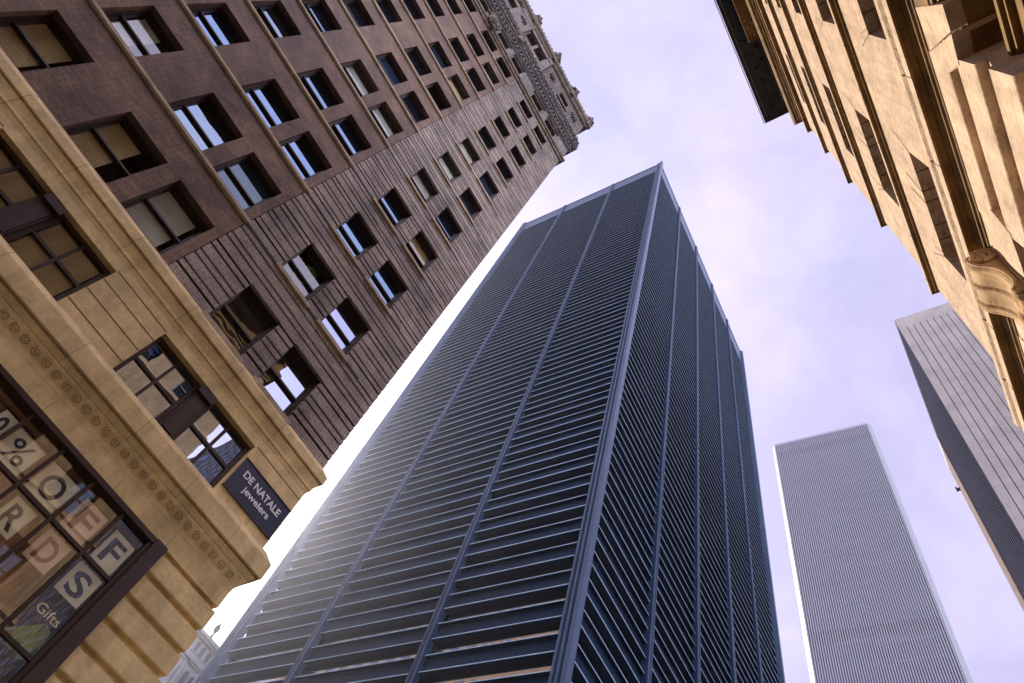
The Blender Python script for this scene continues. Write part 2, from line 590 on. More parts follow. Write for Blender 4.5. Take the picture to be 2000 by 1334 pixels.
# ------------------------------------------------------------------ ground
g = MB()
g.quad((-3000, -3000, G - 0.15), (3000, -3000, G - 0.15), (3000, 3000, G - 0.15), (-3000, 3000, G - 0.15))
tag(g.build('ground', M['asphalt']), kind='structure')
g = MB()
g.box(-13.0, -10.4, -60, 8.2, G - 0.15, G).box(-0.6, 2.2, -60, 10.4, G - 0.15, G)
g.box(-90, -30.5, 33, 36.2, G - 0.15, G).box(-30, 60, 36.6, 39.0, G - 0.15, G)
tag(g.build('pavement', M['pave']), kind='structure')

# ------------------------------------------------------------------ left: brick office building
D = -13.04                                            # street face (brick)
YC = 5.62                                             # corner
office = empty('brick_office_building', (D, YC, G), 0,
               'tall brown brick office building with cream stone base and carved roofline along the left side', 'building')
OX, OY, OZ = D, YC, G


class OB(MB):
    """mesh given in world coordinates, stored relative to the office root"""
    def build(self, name, m, parent=None, smooth=False, root=(OX, OY, OZ)):
        self.v = [(a - root[0], b - root[1], c - root[2]) for a, b, c in self.v]
        return MB.build(self, name, m, parent, None, smooth)


def sweep(prof, y0=-32.0, ret=-44.0, corner=True):
    """cornice profile (projection, z) swept along the street face and round the corner"""
    mb = OB()
    rings = [[(D + p, y0, z) for p, z in prof]]
    if corner:
        rings += [[(D + p, YC + p, z) for p, z in prof], [(ret, YC + p, z) for p, z in prof]]
    mb.rings(rings, caps=False)
    return mb


PITCH = 3.42
RUST = [(0.64, 1.95), (2.64, 3.95)]
PLAIN = [(-2.53, -1.10), (-4.48, -3.02), (-7.15, -5.80), (-9.10, -7.65), (-11.7, -10.3), (-13.7, -12.3)]
NF = 11
YB = -0.82                                            # where the banded corner bay begins
ph, rh = [], []
for k in range(NF):
    zs = 13.06 + PITCH * k
    ph += [(a, b, zs, zs + 2.14) for a, b in PLAIN]
    rh += [(a, b, zs - 0.02, zs + 2.02) for a, b in RUST]
w = OB()
holes_wall(w, D - 0.75, D, -32, YB, 12.9, 49.9, ph)
w.build('brick_wall', M['brick'], office)
# banded bay: recessed dark backing, proud brick bands
w = OB()
holes_wall(w, D - 0.75, D - 0.12, YB, YC - 0.12, 12.9, 49.9, rh)
w.build('band_joint', M['groove'], office)
w = OB()
z = 12.98
while z < 49.85:
    for hgt in (0.348, 0.168):
        z1 = min(z + hgt, 49.88)
        if z1 > z:
            holes_wall(w, D - 0.117, D, YB + 0.02, YC, z, z1, rh)
            w.box(-44, D - 0.117, YC - 0.12, YC, z, z1)
        z += hgt + 0.084
w.build('banded_brick', M['brick_band'], office)
# the body behind, so that no light leaks through
w = OB()
w.box(-44, D - 1.6, -32, YC - 0.4, G, 57)
w.build('building_core', M['room'], office)
# string course under the windows of the plain bays
for k in range(1, NF):
    zs = 13.06 + PITCH * k
    w = OB()
    w.box(D + 0.001, D + 0.10, -32, YB + 0.04, zs - 0.13, zs - 0.004).box(D + 0.002, D + 0.07, -32, YB + 0.02, zs - 0.17, zs - 0.13)
    w.build('string_course', M['sill'], office)


def sash_window(wd, hg, m_frame, m_glass, rec, backing=None, name='window'):
    """double hung window; origin at the lower -y corner of its opening on the wall face"""
    b = MB()
    x = -rec
    fw, s, rl = 0.065, 0.035, hg * 0.51
    b.box(x - 0.10, x + 0.05, 0.002, fw, 0.002, hg - 0.002).box(x - 0.10, x + 0.05, wd - fw, wd - 0.002, 0.002, hg - 0.002)
    b.box(x - 0.10, x + 0.05, fw, wd - fw, hg - fw, hg - 0.002).box(x - 0.10, x + 0.08, fw, wd - fw, 0.002, 0.10)
    b.box(x - 0.07, x + 0.025, fw, wd - fw, rl - 0.032, rl + 0.032)
    for z0, z1, dx in ((0.10, rl - 0.032, -0.03), (rl + 0.032, hg - fw, 0.0)):
        b.box(x - 0.06 + dx, x + dx, fw, fw + s, z0, z1).box(x - 0.06 + dx, x + dx, wd - fw - s, wd - fw, z0, z1)
        b.box(x - 0.06 + dx, x + dx, fw + s, wd - fw - s, z1 - s, z1)
    b.box(x + 0.05, x + 0.12, 0.002, 0.05, 0.002, hg - 0.002).box(x + 0.05, x + 0.12, wd - 0.05, wd - 0.002, 0.002, hg - 0.002)
    b.box(x + 0.05, x + 0.12, 0.05, wd - 0.05, hg - 0.05, hg - 0.002)
    o = b.build(name, m_frame, office)
    p = MB()
    p.sheet(x - 0.07, fw + s, wd - fw - s, 0.10, rl - 0.032)
    p.sheet(x - 0.04, fw + s, wd - fw - s, rl + 0.032, hg - fw - s)
    p.build('pane', m_glass, o)
    return o


def local(y, z, x=D):
    return (x - OX, y - OY, z - OZ)


protos = {}
shade_rows = {}
for k in range(NF):
    zs = 13.06 + PITCH * k
    for kind, cols, hgt, m_f, z0 in (('p', PLAIN, 2.14, M['frame'], zs), ('r', RUST, 2.04, M['frame'], zs - 0.02)):
        for ci, (a, b_) in enumerate(cols):
            key = (kind, round(b_ - a, 2))
            if key not in protos:
                o = protos[key] = sash_window(b_ - a, hgt, m_f, M['glass'], 0.33)
                o.location = local(a, z0)
            else:
                clone(protos[key], office, local(a, z0))


def set_pane(win, m_):
    for ch in win.children:
        if ch.name.startswith('pane'):
            ch.material_slots[0].link = 'OBJECT'
            ch.material_slots[0].material = m_


for (y0, k), m_ in {(-4.48, 0): 'glass_clear', (-2.53, 0): 'glass_clear', (-7.15, 0): 'glass_clear', (-7.15, 1): 'glass_clear', (-4.48, 1): 'glass_wavy', (-2.53, 1): 'glass_dim',
                    (0.64, 1): 'glass_clear', (0.64, 0): 'glass_bright', (2.64, 0): 'glass_bright', (2.64, 1): 'glass_bright', (-4.48, 5): 'glass_dim', (-2.53, 6): 'glass_clear', (-4.48, 7): 'glass_dim', (2.64, 6): 'glass_dim',
                    (-7.15, 3): 'glass_wavy', (-2.53, 4): 'glass_wavy', (0.64, 4): 'glass_wavy', (2.64, 3): 'glass_dim'}.items():
    for w_ in office.children:
        if w_.name.startswith('window') and not w_.name.startswith('window_') and abs(w_.location.y - (y0 - OY)) < 0.01 and abs(w_.location.z - (13.05 + PITCH * k - OZ)) < 0.1:
            set_pane(w_, M[m_])
# sills under the banded bay windows
for k in range(NF):
    zs = 13.04 + PITCH * k
    for a, b_ in RUST:
        w = OB()
        w.box(D - 0.5, D + 0.10, a - 0.10, b_ + 0.12, zs - 0.15, zs - 0.004)
        w.build('window_sill', M['sill'], office)
for k in range(NF):
    zs = 13.04 + PITCH * k
    for a, b_ in ((YB + 0.03, 0.53), (2.08, 2.53), (4.08, YC - 0.9)):
        w = OB()
        w.box(D - 0.05, D + 0.004, a, b_, zs - 0.15, zs - 0.01)  # recess drawn as a dark strip, its shade put into the colour
        w.build('sill_slot', M['groove'], office)
bl = None
for k in range(3, NF):
    for a, b_ in PLAIN[:4] + RUST:
        if random.random() < 0.13:
            for w_ in office.children:
                if w_.name.startswith('window') and not w_.name.startswith('window_') and abs(w_.location.y - (a - OY)) < 0.01 and abs(w_.location.z - (13.05 + PITCH * k - OZ)) < 0.1:
                    set_pane(w_, M['glass_clear'])
            w = OB()
            low = random.choice((0.5, 0.9, 1.2))
            w.box(D - 0.46, D - 0.445, a + 0.08, b_ - 0.08, 13.06 + PITCH * k + low, 13.06 + PITCH * k + 2.0)
            w.build('window_blind', M[random.choice(('blind', 'curtain', 'curtain'))], office)
# curtains and blinds behind some of the panes
for y0, y1, z0, z1, m_ in ((-4.42, -3.55, 13.2, 15.1, 'blind'), (-2.45, -1.35, 13.2, 15.1, 'curtain'), (-7.05, -6.1, 13.2, 15.1, 'blind'),
                           (-4.42, -4.0, 33.7, 35.4, 'curtain'), (-7.0, -6.3, 16.6, 18.5, 'curtain')):
    w = OB()
    for i in range(16):
        zz = z0 + (z1 - z0) * i / 16
        w.box(D - 0.46, D - 0.445, y0, y1, zz, zz + (z1 - z0) / 17)
    w.build('window_blind', M[m_], office)

o = empty('air_conditioner', (D - 0.3, 2.75, 13.06 + PITCH * 6 + 0.1), 0, 'small white louvred air conditioner set in an upper window of the banded brick bay', 'air conditioner')
b = MB()
b.box(-0.3, 0.12, 0, 0.75, 0, 0.5)
b.build('case', M['white'], o)
b = MB()
for i in range(5):
    b.box(0.12, 0.135, 0.06, 0.69, 0.06 + i * 0.085, 0.11 + i * 0.085)
b.build('louvre', M['groove'], o)

# --- roof storey
zt = 50.0
prof = [(-0.02, 49.7), (0.10, 49.75), (0.16, 49.95), (0.26, 50.0), (0.26, 50.28), (0.2, 50.36), (0.2, 50.52), (0.04, 50.6)]
sweep(prof).build('belt_course', M['stone_dirty'], office)
uh = [(a, b_, 50.95, 52.75) for a, b_ in ((0.75, 2.05), (2.78, 4.1), (-2.2, -0.98), (-4.1, -2.9), (-6.9, -5.7), (-8.7, -7.5))]
w = OB()
holes_wall(w, D - 0.7, D - 0.05, -32, YC - 0.05, 50.5, 53.2, uh)
w.box(-44, D - 0.7, YC - 0.3, YC - 0.05, 50.5, 53.2)
w.build('stone_panel_wall', M['grey_stone'], office)
pr2 = None
for a, b_, z0, z1 in uh:
    b = MB()
    b.box(-0.40, -0.34, 0.003, b_ - a - 0.003, 0.003, z1 - z0 - 0.003)
    b.box(-0.34, -0.30, 0.003, 0.07, 0.003, z1 - z0 - 0.003).box(-0.34, -0.30, 0.1, b_ - a - 0.1, 0.85, 0.93)
    o = b.build('attic_window', M['frame'], office, local(a, z0))
    p = MB()
    p.box(-0.33, -0.32, 0.1, b_ - a - 0.1, 0.1, 0.84)
    p.build('pane', M['glass'], o)
# piers between the roof storey windows
for ya, yb in ((-0.92, 0.55), (2.2, 2.65), (4.3, YC + 0.06), (-2.75, -2.35), (-5.5, -4.3)):
    w = OB()
    w.box(D - 0.06, D + 0.07, ya, yb, 50.62, 53.0)
    w.box(D + 0.07, D + 0.10, ya + 0.12, yb - 0.12, 51.0, 52.6)
    w.build('stone_pier', M['grey_stone'], office)
# the heavy carved cornice
prof = [(-0.02, 52.9), (0.12, 53.0), (0.12, 53.2), (0.2, 53.25), (0.2, 53.5), (0.30, 53.6), (0.12, 53.75), (0.12, 54.1), (0.32, 54.2),
        (0.32, 54.45), (0.44, 54.55), (0.44, 54.8), (0.24, 54.9), (0.24, 55.3), (0.4, 55.4), (0.4, 55.65), (0.22, 55.8),
        (0.22, 56.2), (0.36, 56.3), (0.36, 56.6), (0.18, 56.8), (0.18, 57.3), (-0.12, 57.5)]
sweep(prof).build('main_cornice', M['dark_orn'], office)
w = OB()
y = -20.0
while y < YC + 0.1:
    w.box(D + 0.12, D + 0.27, y, y + 0.16, 53.78, 54.08)
    w.box(D + 0.24, D + 0.37, y + 0.05, y + 0.19, 54.95, 55.28)
    y += 0.33
y = -20.0
while y < YC + 0.2:
    w.box(D + 0.18, D + 0.34, y, y + 0.22, 56.85, 57.2)
    y += 0.62
for zc_, pp in ((53.42, 0.22), (55.5, 0.42), (56.45, 0.38)):
    y = -14.0
    while y < YC + 0.2:
        r_ = random.uniform(0.06, 0.13)
        w.ball((D + pp, y, zc_ + random.uniform(-0.08, 0.08)), r_, 5)
        y += random.uniform(0.22, 0.5)
w.build('cornice_carving', M['grey_stone'], office)
# cartouches hung over the belt and the cornice
for yy, zz, s in ((-4.9, 50.6, 1.0), (-3.6, 55.6, 1.1), (-3.1, 55.0, 0.8)):
    w = OB()
    for i in range(26):
        a = random.uniform(0, 6.28)
        rr = random.uniform(0, 0.75) * s
        w.ball((D + 0.32 + random.uniform(0, 0.18), yy + rr * math.cos(a), zz + rr * 1.3 * math.sin(a)), random.uniform(0.08, 0.22) * s, 5)
    w.lathe([(0.02, -0.75), (0.33, -0.4), (0.4, 0.1), (0.3, 0.5), (0.02, 0.72)], (D + 0.3, yy, zz), 10)
    w.build('cartouche', M['stone_dirty'], office)
# attic wall
ah = [(1.95, 3.2, 59.7, 61.9), (-2.2, -1.12, 59.7, 62.1), (-3.5, -2.45, 59.7, 62.1), (-6.8, -5.75, 59.7, 62.1)]
w = OB()
holes_wall(w, D - 0.7, D - 0.13, -32, YC - 0.13, 57.3, 63.4, ah)
w.box(-44, D - 0.7, YC - 0.4, YC - 0.13, 57.3, 63.4)
w.build('attic_wall', M['grey_stone'], office)
w = OB()
z = 57.6
while z < 63:
    if z < 59.5 or z > 62:
        w.box(D - 0.13, D - 0.09, -0.4, YC - 0.09, z, z + 0.2)
    else:
        w.box(D - 0.13, D - 0.09, -0.4, 1.9, z, z + 0.2).box(D - 0.13, D - 0.09, 3.25, YC - 0.09, z, z + 0.2)
    z += 0.29
w.build('attic_banding', M['grey_stone'], office)
for a, b_, z0, z1 in ah:
    b = MB()
    b.box(-0.45, -0.40, 0.003, b_ - a - 0.003, 0.003, z1 - z0 - 0.003)
    b.box(-0.40, -0.34, 0.003, 0.08, 0.003, z1 - z0 - 0.003).box(-0.40, -0.34, 0.08, b_ - a - 0.003, 1.0, 1.1)
    o = b.build('attic_window', M['frame2'], office, local(a, z0, D - 0.13))
    p = MB()
    p.box(-0.395, -0.39, 0.09, b_ - a - 0.09, 0.1, 0.99)
    p.build('pane', M['glass'], o)
w = OB()
w.box(D - 0.13, D + 0.12, -1.02, -0.42, 57.5, 63.2).box(D - 0.13, D + 0.12, -5.5, -3.68, 57.5, 63.2)
w.box(D - 0.13, D + 0.03, -3.62, -1.05, 62.2, 63.1).box(D - 0.13, D + 0.05, 1.8, 3.4, 59.3, 59.65)
w.box(D + 0.12, D + 0.16, -1.1, -0.36, 61.9, 62.2).box(D + 0.12, D + 0.16, -5.6, -3.6, 61.9, 62.2)
w.build('attic_pier', M['grey_stone'], office)
for yy, zz in ((0.55, 60.9), (4.25, 60.9), (-4.6, 60.4)):
    w = OB()
    for i in range(22):
        a = random.uniform(0, 6.28)
        rr = random.uniform(0.05, 0.5)
        w.ball((D - 0.02 + random.uniform(0, 0.08) + (0.14 if yy < -4 else 0), yy + rr * math.cos(a), zz + rr * 1.5 * math.sin(a)), random.uniform(0.05, 0.13), 5)
    w.build('carved_medallion', M['dark_orn'], office)
prof = [(-0.14, 63.1), (0.06, 63.2), (0.14, 63.3), (0.14, 63.6), (0.34, 63.8), (0.36, 64.3), (0.18, 64.5), (0.1, 64.9), (-0.3, 64.95), (-0.3, 66.4)]
sweep(prof).build('parapet', M['stone_dirty'], office)
w = OB()
y = -16.0
while y < YC + 0.2:                                   # cresting of leaves and tongues
    hgt = random.uniform(0.5, 0.85)
    w.lathe([(0.02, 0), (0.16, 0.1), (0.19, hgt * 0.5), (0.1, hgt * 0.8), (0.015, hgt)], (D + 0.08, y, 64.9), 6)
    y += 0.36
w.build('roof_cresting', M['stone_dirty'], office)
for yy in (-14.2, -10.9, -7.6, -4.3, -0.7, 2.6, YC - 0.05):
    w = OB()
    w.lathe([(0.32, -1.4), (0.4, -0.9), (0.5, -0.6), (0.36, -0.3), (0.2, 0), (0.42, 0.35), (0.5, 0.7), (0.3, 1.05), (0.12, 1.2), (0.2, 1.4), (0.02, 1.7)],
            (D + 0.02, yy, 64.9), 10)
    for i in range(16):
        a = random.uniform(0, 6.28)
        w.ball((D + 0.02 + 0.45 * math.cos(a), yy + 0.45 * math.sin(a), 64.9 + random.uniform(-0.6, 1.1)), random.uniform(0.08, 0.2), 5)
    w.build('roof_urn', M['stone_dirty'], office)

# --- stone base
SX = D + 0.01                                         # face of the stone
prof = [(-0.3, 13.06), (-0.02, 13.06), (0.19, 12.74), (0.19, 12.49), (0.155, 12.47), (0.155, 12.52), (0.12, 12.52), (0.12, 12.40),
        (0.07, 12.22), (0.07, 12.13), (0.045, 12.13), (0.03, 12.04), (0.012, 11.98), (0.012, 11.92)]
uc = sweep(prof).build('upper_cornice', M['stone'], office)
for y in (-7.0, -5.2, -3.5, -1.6, 0.35, 2.2, 3.95):
    w = OB()
    w.rings([[(D + p_ + 0.0015, yy, z_) for p_, z_ in prof[1:12]] for yy in (y, y + 0.009)], caps=False)
    w.build('mortar_joint', M['carve'], uc)
prof = [(0.012, 10.02), (0.10, 9.98), (0.30, 9.71), (0.30, 9.29), (0.25, 9.27), (0.25, 9.36), (0.205, 9.36), (0.205, 9.22), (0.15, 9.13),
        (0.135, 9.13), (0.13, 9.075), (0.03, 8.85), (0.02, 8.80), (0.02, 8.77), (0.012, 8.745), (0.012, 8.70)]
lc = sweep(prof).build('lower_cornice', M['stone'], office)
for y in (-6.2, -4.1, -2.35, -0.2, 1.75, 3.3, 4.75):
    w = OB()
    w.rings([[(D + p_ + 0.0015, yy, z_) for p_, z_ in prof[1:10]] for yy in (y, y + 0.009)], caps=False)
    w.build('mortar_joint', M['carve'], lc)
    w = OB()
    w.box(D + 0.0, D + 0.0115, y + 0.6, y + 0.608, 8.33, 8.69)
    w.build('mortar_joint', M['carve'], lc)
# running spiral ornament carved in the frieze
e2 = Vector((0.10, 0, 0.225)).normalized()
nn = Vector((0.225, 0, -0.10)).normalized()
pts = []
for i in range(32):
    a = i / 31 * 3.6 * math.pi
    r_ = 0.012 + 0.088 * (i / 31)
    pts.append(nn * 0.003 + Vector((0, 1, 0)) * (r_ * math.cos(-a + 0.9)) + e2 * (r_ * math.sin(-a + 0.9)))
y = YC - 0.27
curl = None
while y > -4.2:
    if curl is None:
        b = MB()
        b.tube(pts, [0.0085 - 0.003 * i / 31 for i in range(32)][::-1], 4)
        curl = b.build('carved_spiral', M['carve_soft'], office, local(y, 8.965, D + 0.083))
    else:
        c = curl.copy()
        COL.objects.link(c)
        c.parent = office
        c.location = local(y, 8.965, D + 0.083)
    y -= 0.281
UW = [(0.47, 3.84), (-4.72, -1.20), (-9.6, -6.1)]     # paired first-floor windows
w = OB()
holes_wall(w, D - 0.7, SX, -32, YC + 0.01, 9.9, 12.0, [(a, b_, 10.0, 11.70) for a, b_ in UW])
w.box(-44, D - 0.7, YC - 0.5, YC + 0.01, 9.9, 12.0)
w.build('stone_wall', M['stone'], office)
w = OB()                                              # open joints of the ashlar
for z in (10.33, 10.83, 11.31, 11.74):
    for a, b_ in ((-1.19, 0.46), (3.88, YC + 0.014), (-6.1, -4.73)):
        if z > 11.7:
            a, b_ = -32 if a < -6 else a, b_
        w.box(SX - 0.05, SX + 0.003, a, b_, z - 0.017, z + 0.017)
w.build('ashlar_joint', M['carve'], office)
for a, b_ in UW:
    mid = (a + b_) / 2
    b = OB()
    x = D - 0.20
    for p, q in ((a, mid - 0.21), (mid + 0.21, b_)):
        b.box(x - 0.1, x + 0.04, p + 0.002, p + 0.10, 10.002, 11.698).box(x - 0.1, x + 0.04, q - 0.10, q - 0.002, 10.002, 11.698)
        b.box(x - 0.1, x + 0.04, p + 0.10, q - 0.10, 11.60, 11.698).box(x - 0.1, x + 0.04, p + 0.10, q - 0.10, 10.002, 10.09)
        m_ = (p + q) / 2
        b.box(x - 0.06, x + 0.03, m_ - 0.032, m_ + 0.032, 10.09, 11.60)
        b.box(x - 0.06, x + 0.025, p + 0.10, m_ - 0.032, 10.80, 10.88).box(x - 0.06, x + 0.025, m_ + 0.032, q - 0.10, 10.80, 10.88)
    # timber pier with a moulded cap between the pair
    b.box(x - 0.1, x + 0.13, mid - 0.207, mid + 0.207, 10.002, 11.698)
    b.box(x + 0.13, x + 0.16, mid - 0.15, mid + 0.15, 10.15, 11.35).box(x + 0.13, x + 0.24, mid - 0.24, mid + 0.24, 11.42, 11.62)
    o = b.build('paired_window', M['frame'], office)
    p = OB()
    p.sheet(x - 0.025, a + 0.1, mid - 0.21, 10.09, 11.60).sheet(x - 0.025, mid + 0.21, b_ - 0.1, 10.09, 11.60)
    p.build('pane', M['glass_bright'] if a > 0 else M['glass_open'], o)
for y0, y1 in ((-2.62, -1.35), (-4.6, -3.3)):          # slatted blind in the left pair
    w = OB()
    for i in range(17):
        zz = 10.12 + i * 0.087
        w.rings([[(D - 0.34, yy, zz), (D - 0.30, yy, zz + 0.06), (D - 0.305, yy, zz + 0.066)] for yy in (y0, y1)], caps=False)
    w.build('slatted_blind', M['blind'], office)
w = OB()
w.box(D - 0.95, D - 0.9, -9.6, -1.2, 9.9, 12.0)
w.build('room_backing', M['room'], office)
# rusticated ground storey right of the shop window, and the band above it
w = OB()
w.box(D - 0.7, SX, -32, YC + 0.01, 8.32, 8.75)
w.box(-44, D - 0.7, YC - 0.5, YC + 0.01, 8.32, 8.75)
w.build('stone_band', M['stone'], office)
prof = [(-0.10, 8.34), (-0.10, 8.30)]
zt = 8.30
rz = 8.295
while rz > G:
    lo = rz - 0.545
    prof += [(-0.095, rz - 0.03), (-0.06, rz - 0.06), (0.0, rz - 0.085), (0.03, rz - 0.10), (0.03, lo + 0.055), (0.02, lo + 0.03), (-0.02, lo + 0.015), (-0.085, lo + 0.01), (-0.095, lo)]
    rz = lo
w = OB()
rings = [[(D - 0.6, 3.98, z_) for p_, z_ in prof], [(D + p_, 3.98, z_) for p_, z_ in prof], [(D + p_, YC + p_, z_) for p_, z_ in prof], [(-44, YC + p_, z_) for p_, z_ in prof]]
w.rings(rings, caps=False)
w.build('rusticated_base', M['stone'], office)
w = OB()
w.box(D - 0.6, D + 0.03, -32, -6.5, G, 8.32)
w.box(D - 0.6, D - 0.02, -6.5, 3.97, G, 3.2)
w.build('shop_plinth', M['stone'], office)
# shop window
b = OB()
x = D - 0.06
b.box(x - 0.22, x + 0.14, 3.68, 3.975, 3.2, 8.318).box(x - 0.22, x + 0.10, -6.5, 3.68, 8.20, 8.318)
b.box(x - 0.1, x + 0.05, 3.60, 3.68, 3.2, 8.20)
VB = [0.40, 1.22, 2.04, 2.87, -0.42, -1.24, -2.06, -2.88, -3.7]
for v in VB:
    b.box(x - 0.08, x + 0.02, v - 0.035, v + 0.035, 3.2, 8.20)
vs_ = sorted(VB + [3.60, -6.5])
for z in (7.18, 5.45, 4.2):
    for p, q in zip(vs_, vs_[1:]):
        b.box(x - 0.07, x + 0.015, p + 0.035 if p in VB else p, q - 0.035 if q in VB else q, z - 0.035, z + 0.035)
shop = b.build('shop_window', M['frame'], office)
p = OB()
p.sheet(x - 0.035, -6.5, 3.6, 3.2, 8.2)
p.build('pane', M['glass_open'], shop)

# --- things in the shop window and on the wall
o = empty('shop_sign', (D + 0.03, 3.88, 10.32), 0, 'navy blue shop sign reading DE NATALE jewelers on the cream stone wall', 'sign')
b = MB()
b.box(-0.015, 0.015, 0, 1.71, 0, 0.93)
b.build('sign_board', M['sign'], o)
b = MB()
b.box(0.0, 0.035, -0.02, 1.73, -0.035, -0.003)
b.build('trim', M['frame'], o)
b = MB()
b.box(0.0, 0.035, -0.02, 1.73, 0.933, 0.955)
b.build('trim', M['frame'], o)
letter_mesh('lettering', 'DE NATALE', 0.285, M['white'], o, 0.21, 0.525, 0.016, width=1.32, bold=0.006)
letter_mesh('lettering', 'jewelers', 0.25, M['white'], o, 0.43, 0.245, 0.016, width=0.92, bold=0.004)

o = empty('display_backdrop', (D - 0.62, 3.6, 3.2), 0, 'weathered wood boards standing behind the shop window letters', 'backdrop')
for m_, i0, i1 in (('wood', 0, 3), ('wood_glow', 3, 28)):
    b = MB()
    for i in range(i0, i1):
        b.box(-0.03 - 0.004 * (i % 2), 0.0, -i * 0.33 - 0.33, -i * 0.33, 0, 5.05)
    b.build('boarding', M[m_], o)
CARDX = D - 0.135
cards = [('0', 0.06, 0.36, 7.35, 7.95, 'ink', 'card', 'cream letter card with a black zero left of the percent sign card'),
         ('%', 0.46, 1.10, 7.27, 7.92, 'ink', 'card', 'cream card with a black percent sign in the upper shop window panes'),
         ('O', 1.30, 1.98, 7.27, 7.95, 'ink', 'card', 'cream letter card with a black O beside the percent sign card'),
         ('F', 2.20, 2.78, 7.26, 7.95, 'ink_red', 'card_pink', 'pinkish letter card with a faded red F beside the O card'),
         ('F', 3.02, 3.55, 7.25, 7.95, 'ink', 'card', 'cream letter card with a black F in the top right pane of the shop window'),
         ('R', 1.38, 1.86, 6.46, 7.08, 'ink', 'card', 'cream letter card with a black R under the O card'),
         ('D', 2.18, 2.72, 6.48, 7.10, 'ink_red', 'card_pink', 'pinkish letter card with a faded red D between the R and S cards'),
         ('S', 2.98, 3.55, 6.47, 7.10, 'ink', 'card', 'cream letter card with a black S under the top right F card')]
for ch, y0, y1, z0, z1, mi, mc, lab in cards:
    o = empty('letter_card', (CARDX, y0, z0), 0, lab, 'letter card', 'letter cards in the shop window')
    b = MB()
    b.box(-0.006, 0.006, 0, y1 - y0, 0, z1 - z0)
    b.build('card', M[mc], o)
    hgt = (z1 - z0)
    letter_mesh('letter', ch, hgt * 0.98, M[mi], o, (y1 - y0) * 0.18, hgt * 0.15, 0.007, width=(y1 - y0) * 0.64, bold=0.012 if ch != '%' else 0.004, ext=0.003)
o = empty('painted_lettering', (D - 0.10, 3.02, 6.02), 0, 'small pale word Gifts on the pane above the green paper', 'lettering')
letter_mesh('lettering', 'Gifts', 0.24, M['card'], o, 0, 0, 0.0, width=0.5, ext=0.003)
o = empty('paper_bouquet', (D - 0.3, 3.2, 5.5), 0, 'folded green paper with orange flowers at the bottom right of the shop window', 'decoration')
b = MB()
b.poly([(0, -0.02, 0.32), (0.06, 0.20, 0.54), (0.04, 0.36, 0.50), (0.0, 0.42, 0.34), (0, 0.34, -0.05), (0.05, 0.18, -0.12)])
b.poly([(0.07, -0.22, 0.12), (0.08, 0.20, 0.55), (0.06, 0.12, 0.1), (0.05, -0.10, -0.02)])
b.poly([(-0.02, -0.22, 0.12), (-0.02, 0.20, 0.55), (-0.02, 0.42, 0.34), (-0.02, 0.34, -0.05), (-0.02, -0.05, -0.05)][::-1])
b.build('paper', M['green'], o)
b = MB()
for i in range(14):
    b.ball((0.08, -0.18 + random.uniform(-0.08, 0.1), 0.04 + random.uniform(-0.08, 0.08)), 0.035, 5)
b.build('flower', M['orange'], o)
# plant behind a window of the banded bay
o = empty('potted_plant', (D - 0.54, 1.0, 16.95), 0, 'green leafy houseplant standing inside a window of the banded brick bay', 'plant')
b = MB()
for i in range(90):
    c_ = Vector((random.uniform(-0.03, 0.03), random.uniform(0.15, 0.62), random.choice((random.uniform(0.3, 0.9), random.uniform(0.9, 1.5)))))
    u_ = Vector((0.2, random.uniform(-1, 1), random.uniform(-1, 1))).normalized() * random.uniform(0.11, 0.2)
    v_ = Vector((0.1, -u_.z, u_.y)).normalized() * 0.05
    b.poly([c_ - u_, c_ + v_, c_ + u_, c_ - v_])
b.build('leaves', M['leaf'], o)
b = MB()
b.tube([(0, 0.35, 0.2), (0.01, 0.38, 0.8), (0, 0.33, 1.4)], 0.012, 5)
b.build('stem', M['leaf'], o)
b = MB()
b.lathe([(0.06, 0), (0.085, 0.2), (0.095, 0.2), (0.095, 0.24)], (0, 0.35, 0), 10)
b.build('pot', M['frame2'], o)

# ------------------------------------------------------------------ neighbour further along the avenue, seen mirrored in the tower's panes
nb = empty('tan_brick_block', (-60, 2.0, G), 0, 'tan stone block on the far side of the brick building, mirrored in the tower panes', 'building')
b = MB()
hs = []
b.box(-60, 14, -30, -0.5, 0, 96)
b.build('wall', M['sand'], nb)
b = MB()
for i in range(20):
    for k in range(24):
        b.box(-58 + i * 3.6, -56.2 + i * 3.6, -0.5, -0.44, 4 + k * 3.8, 6.1 + k * 3.8)
b.build('window_panes', M['glass'], nb)

nc = empty('added_office_block', (52, 40, G), 0, 'dark brown office block added out of view behind the sandstone building to darken the shop glass reflections', 'building')
b = MB()
b.box(0, 110, 0, 32, 0, 140)  # added unseen mass, keeps bright sky out of the shop pane reflections
b.build('wall', M['brick'], nc)
b = MB()
for i in range(27):
    for k in range(34):
        b.box(1.5 + i * 3.9, 3.4 + i * 3.9, -0.06, 0.0, 5 + k * 3.9, 7.2 + k * 3.9)
b.build('window_panes', M['glass_dim'], nc)

# ------------------------------------------------------------------ centre: dark steel tower
TX, TY, TH = -29.93, 41.14, 224.0
tower = empty('steel_tower', (TX, TY, G), 0.0531, 'dark blue steel skyscraper with stacked horizontal beams in the middle of the view', 'skyscraper')
TW, TD = 50.2, 73.6
FL = 3.86
z00 = 39.87 - G                                       # bottom of one spandrel above the ground
base = z00 - FL * 10
nfl = 0
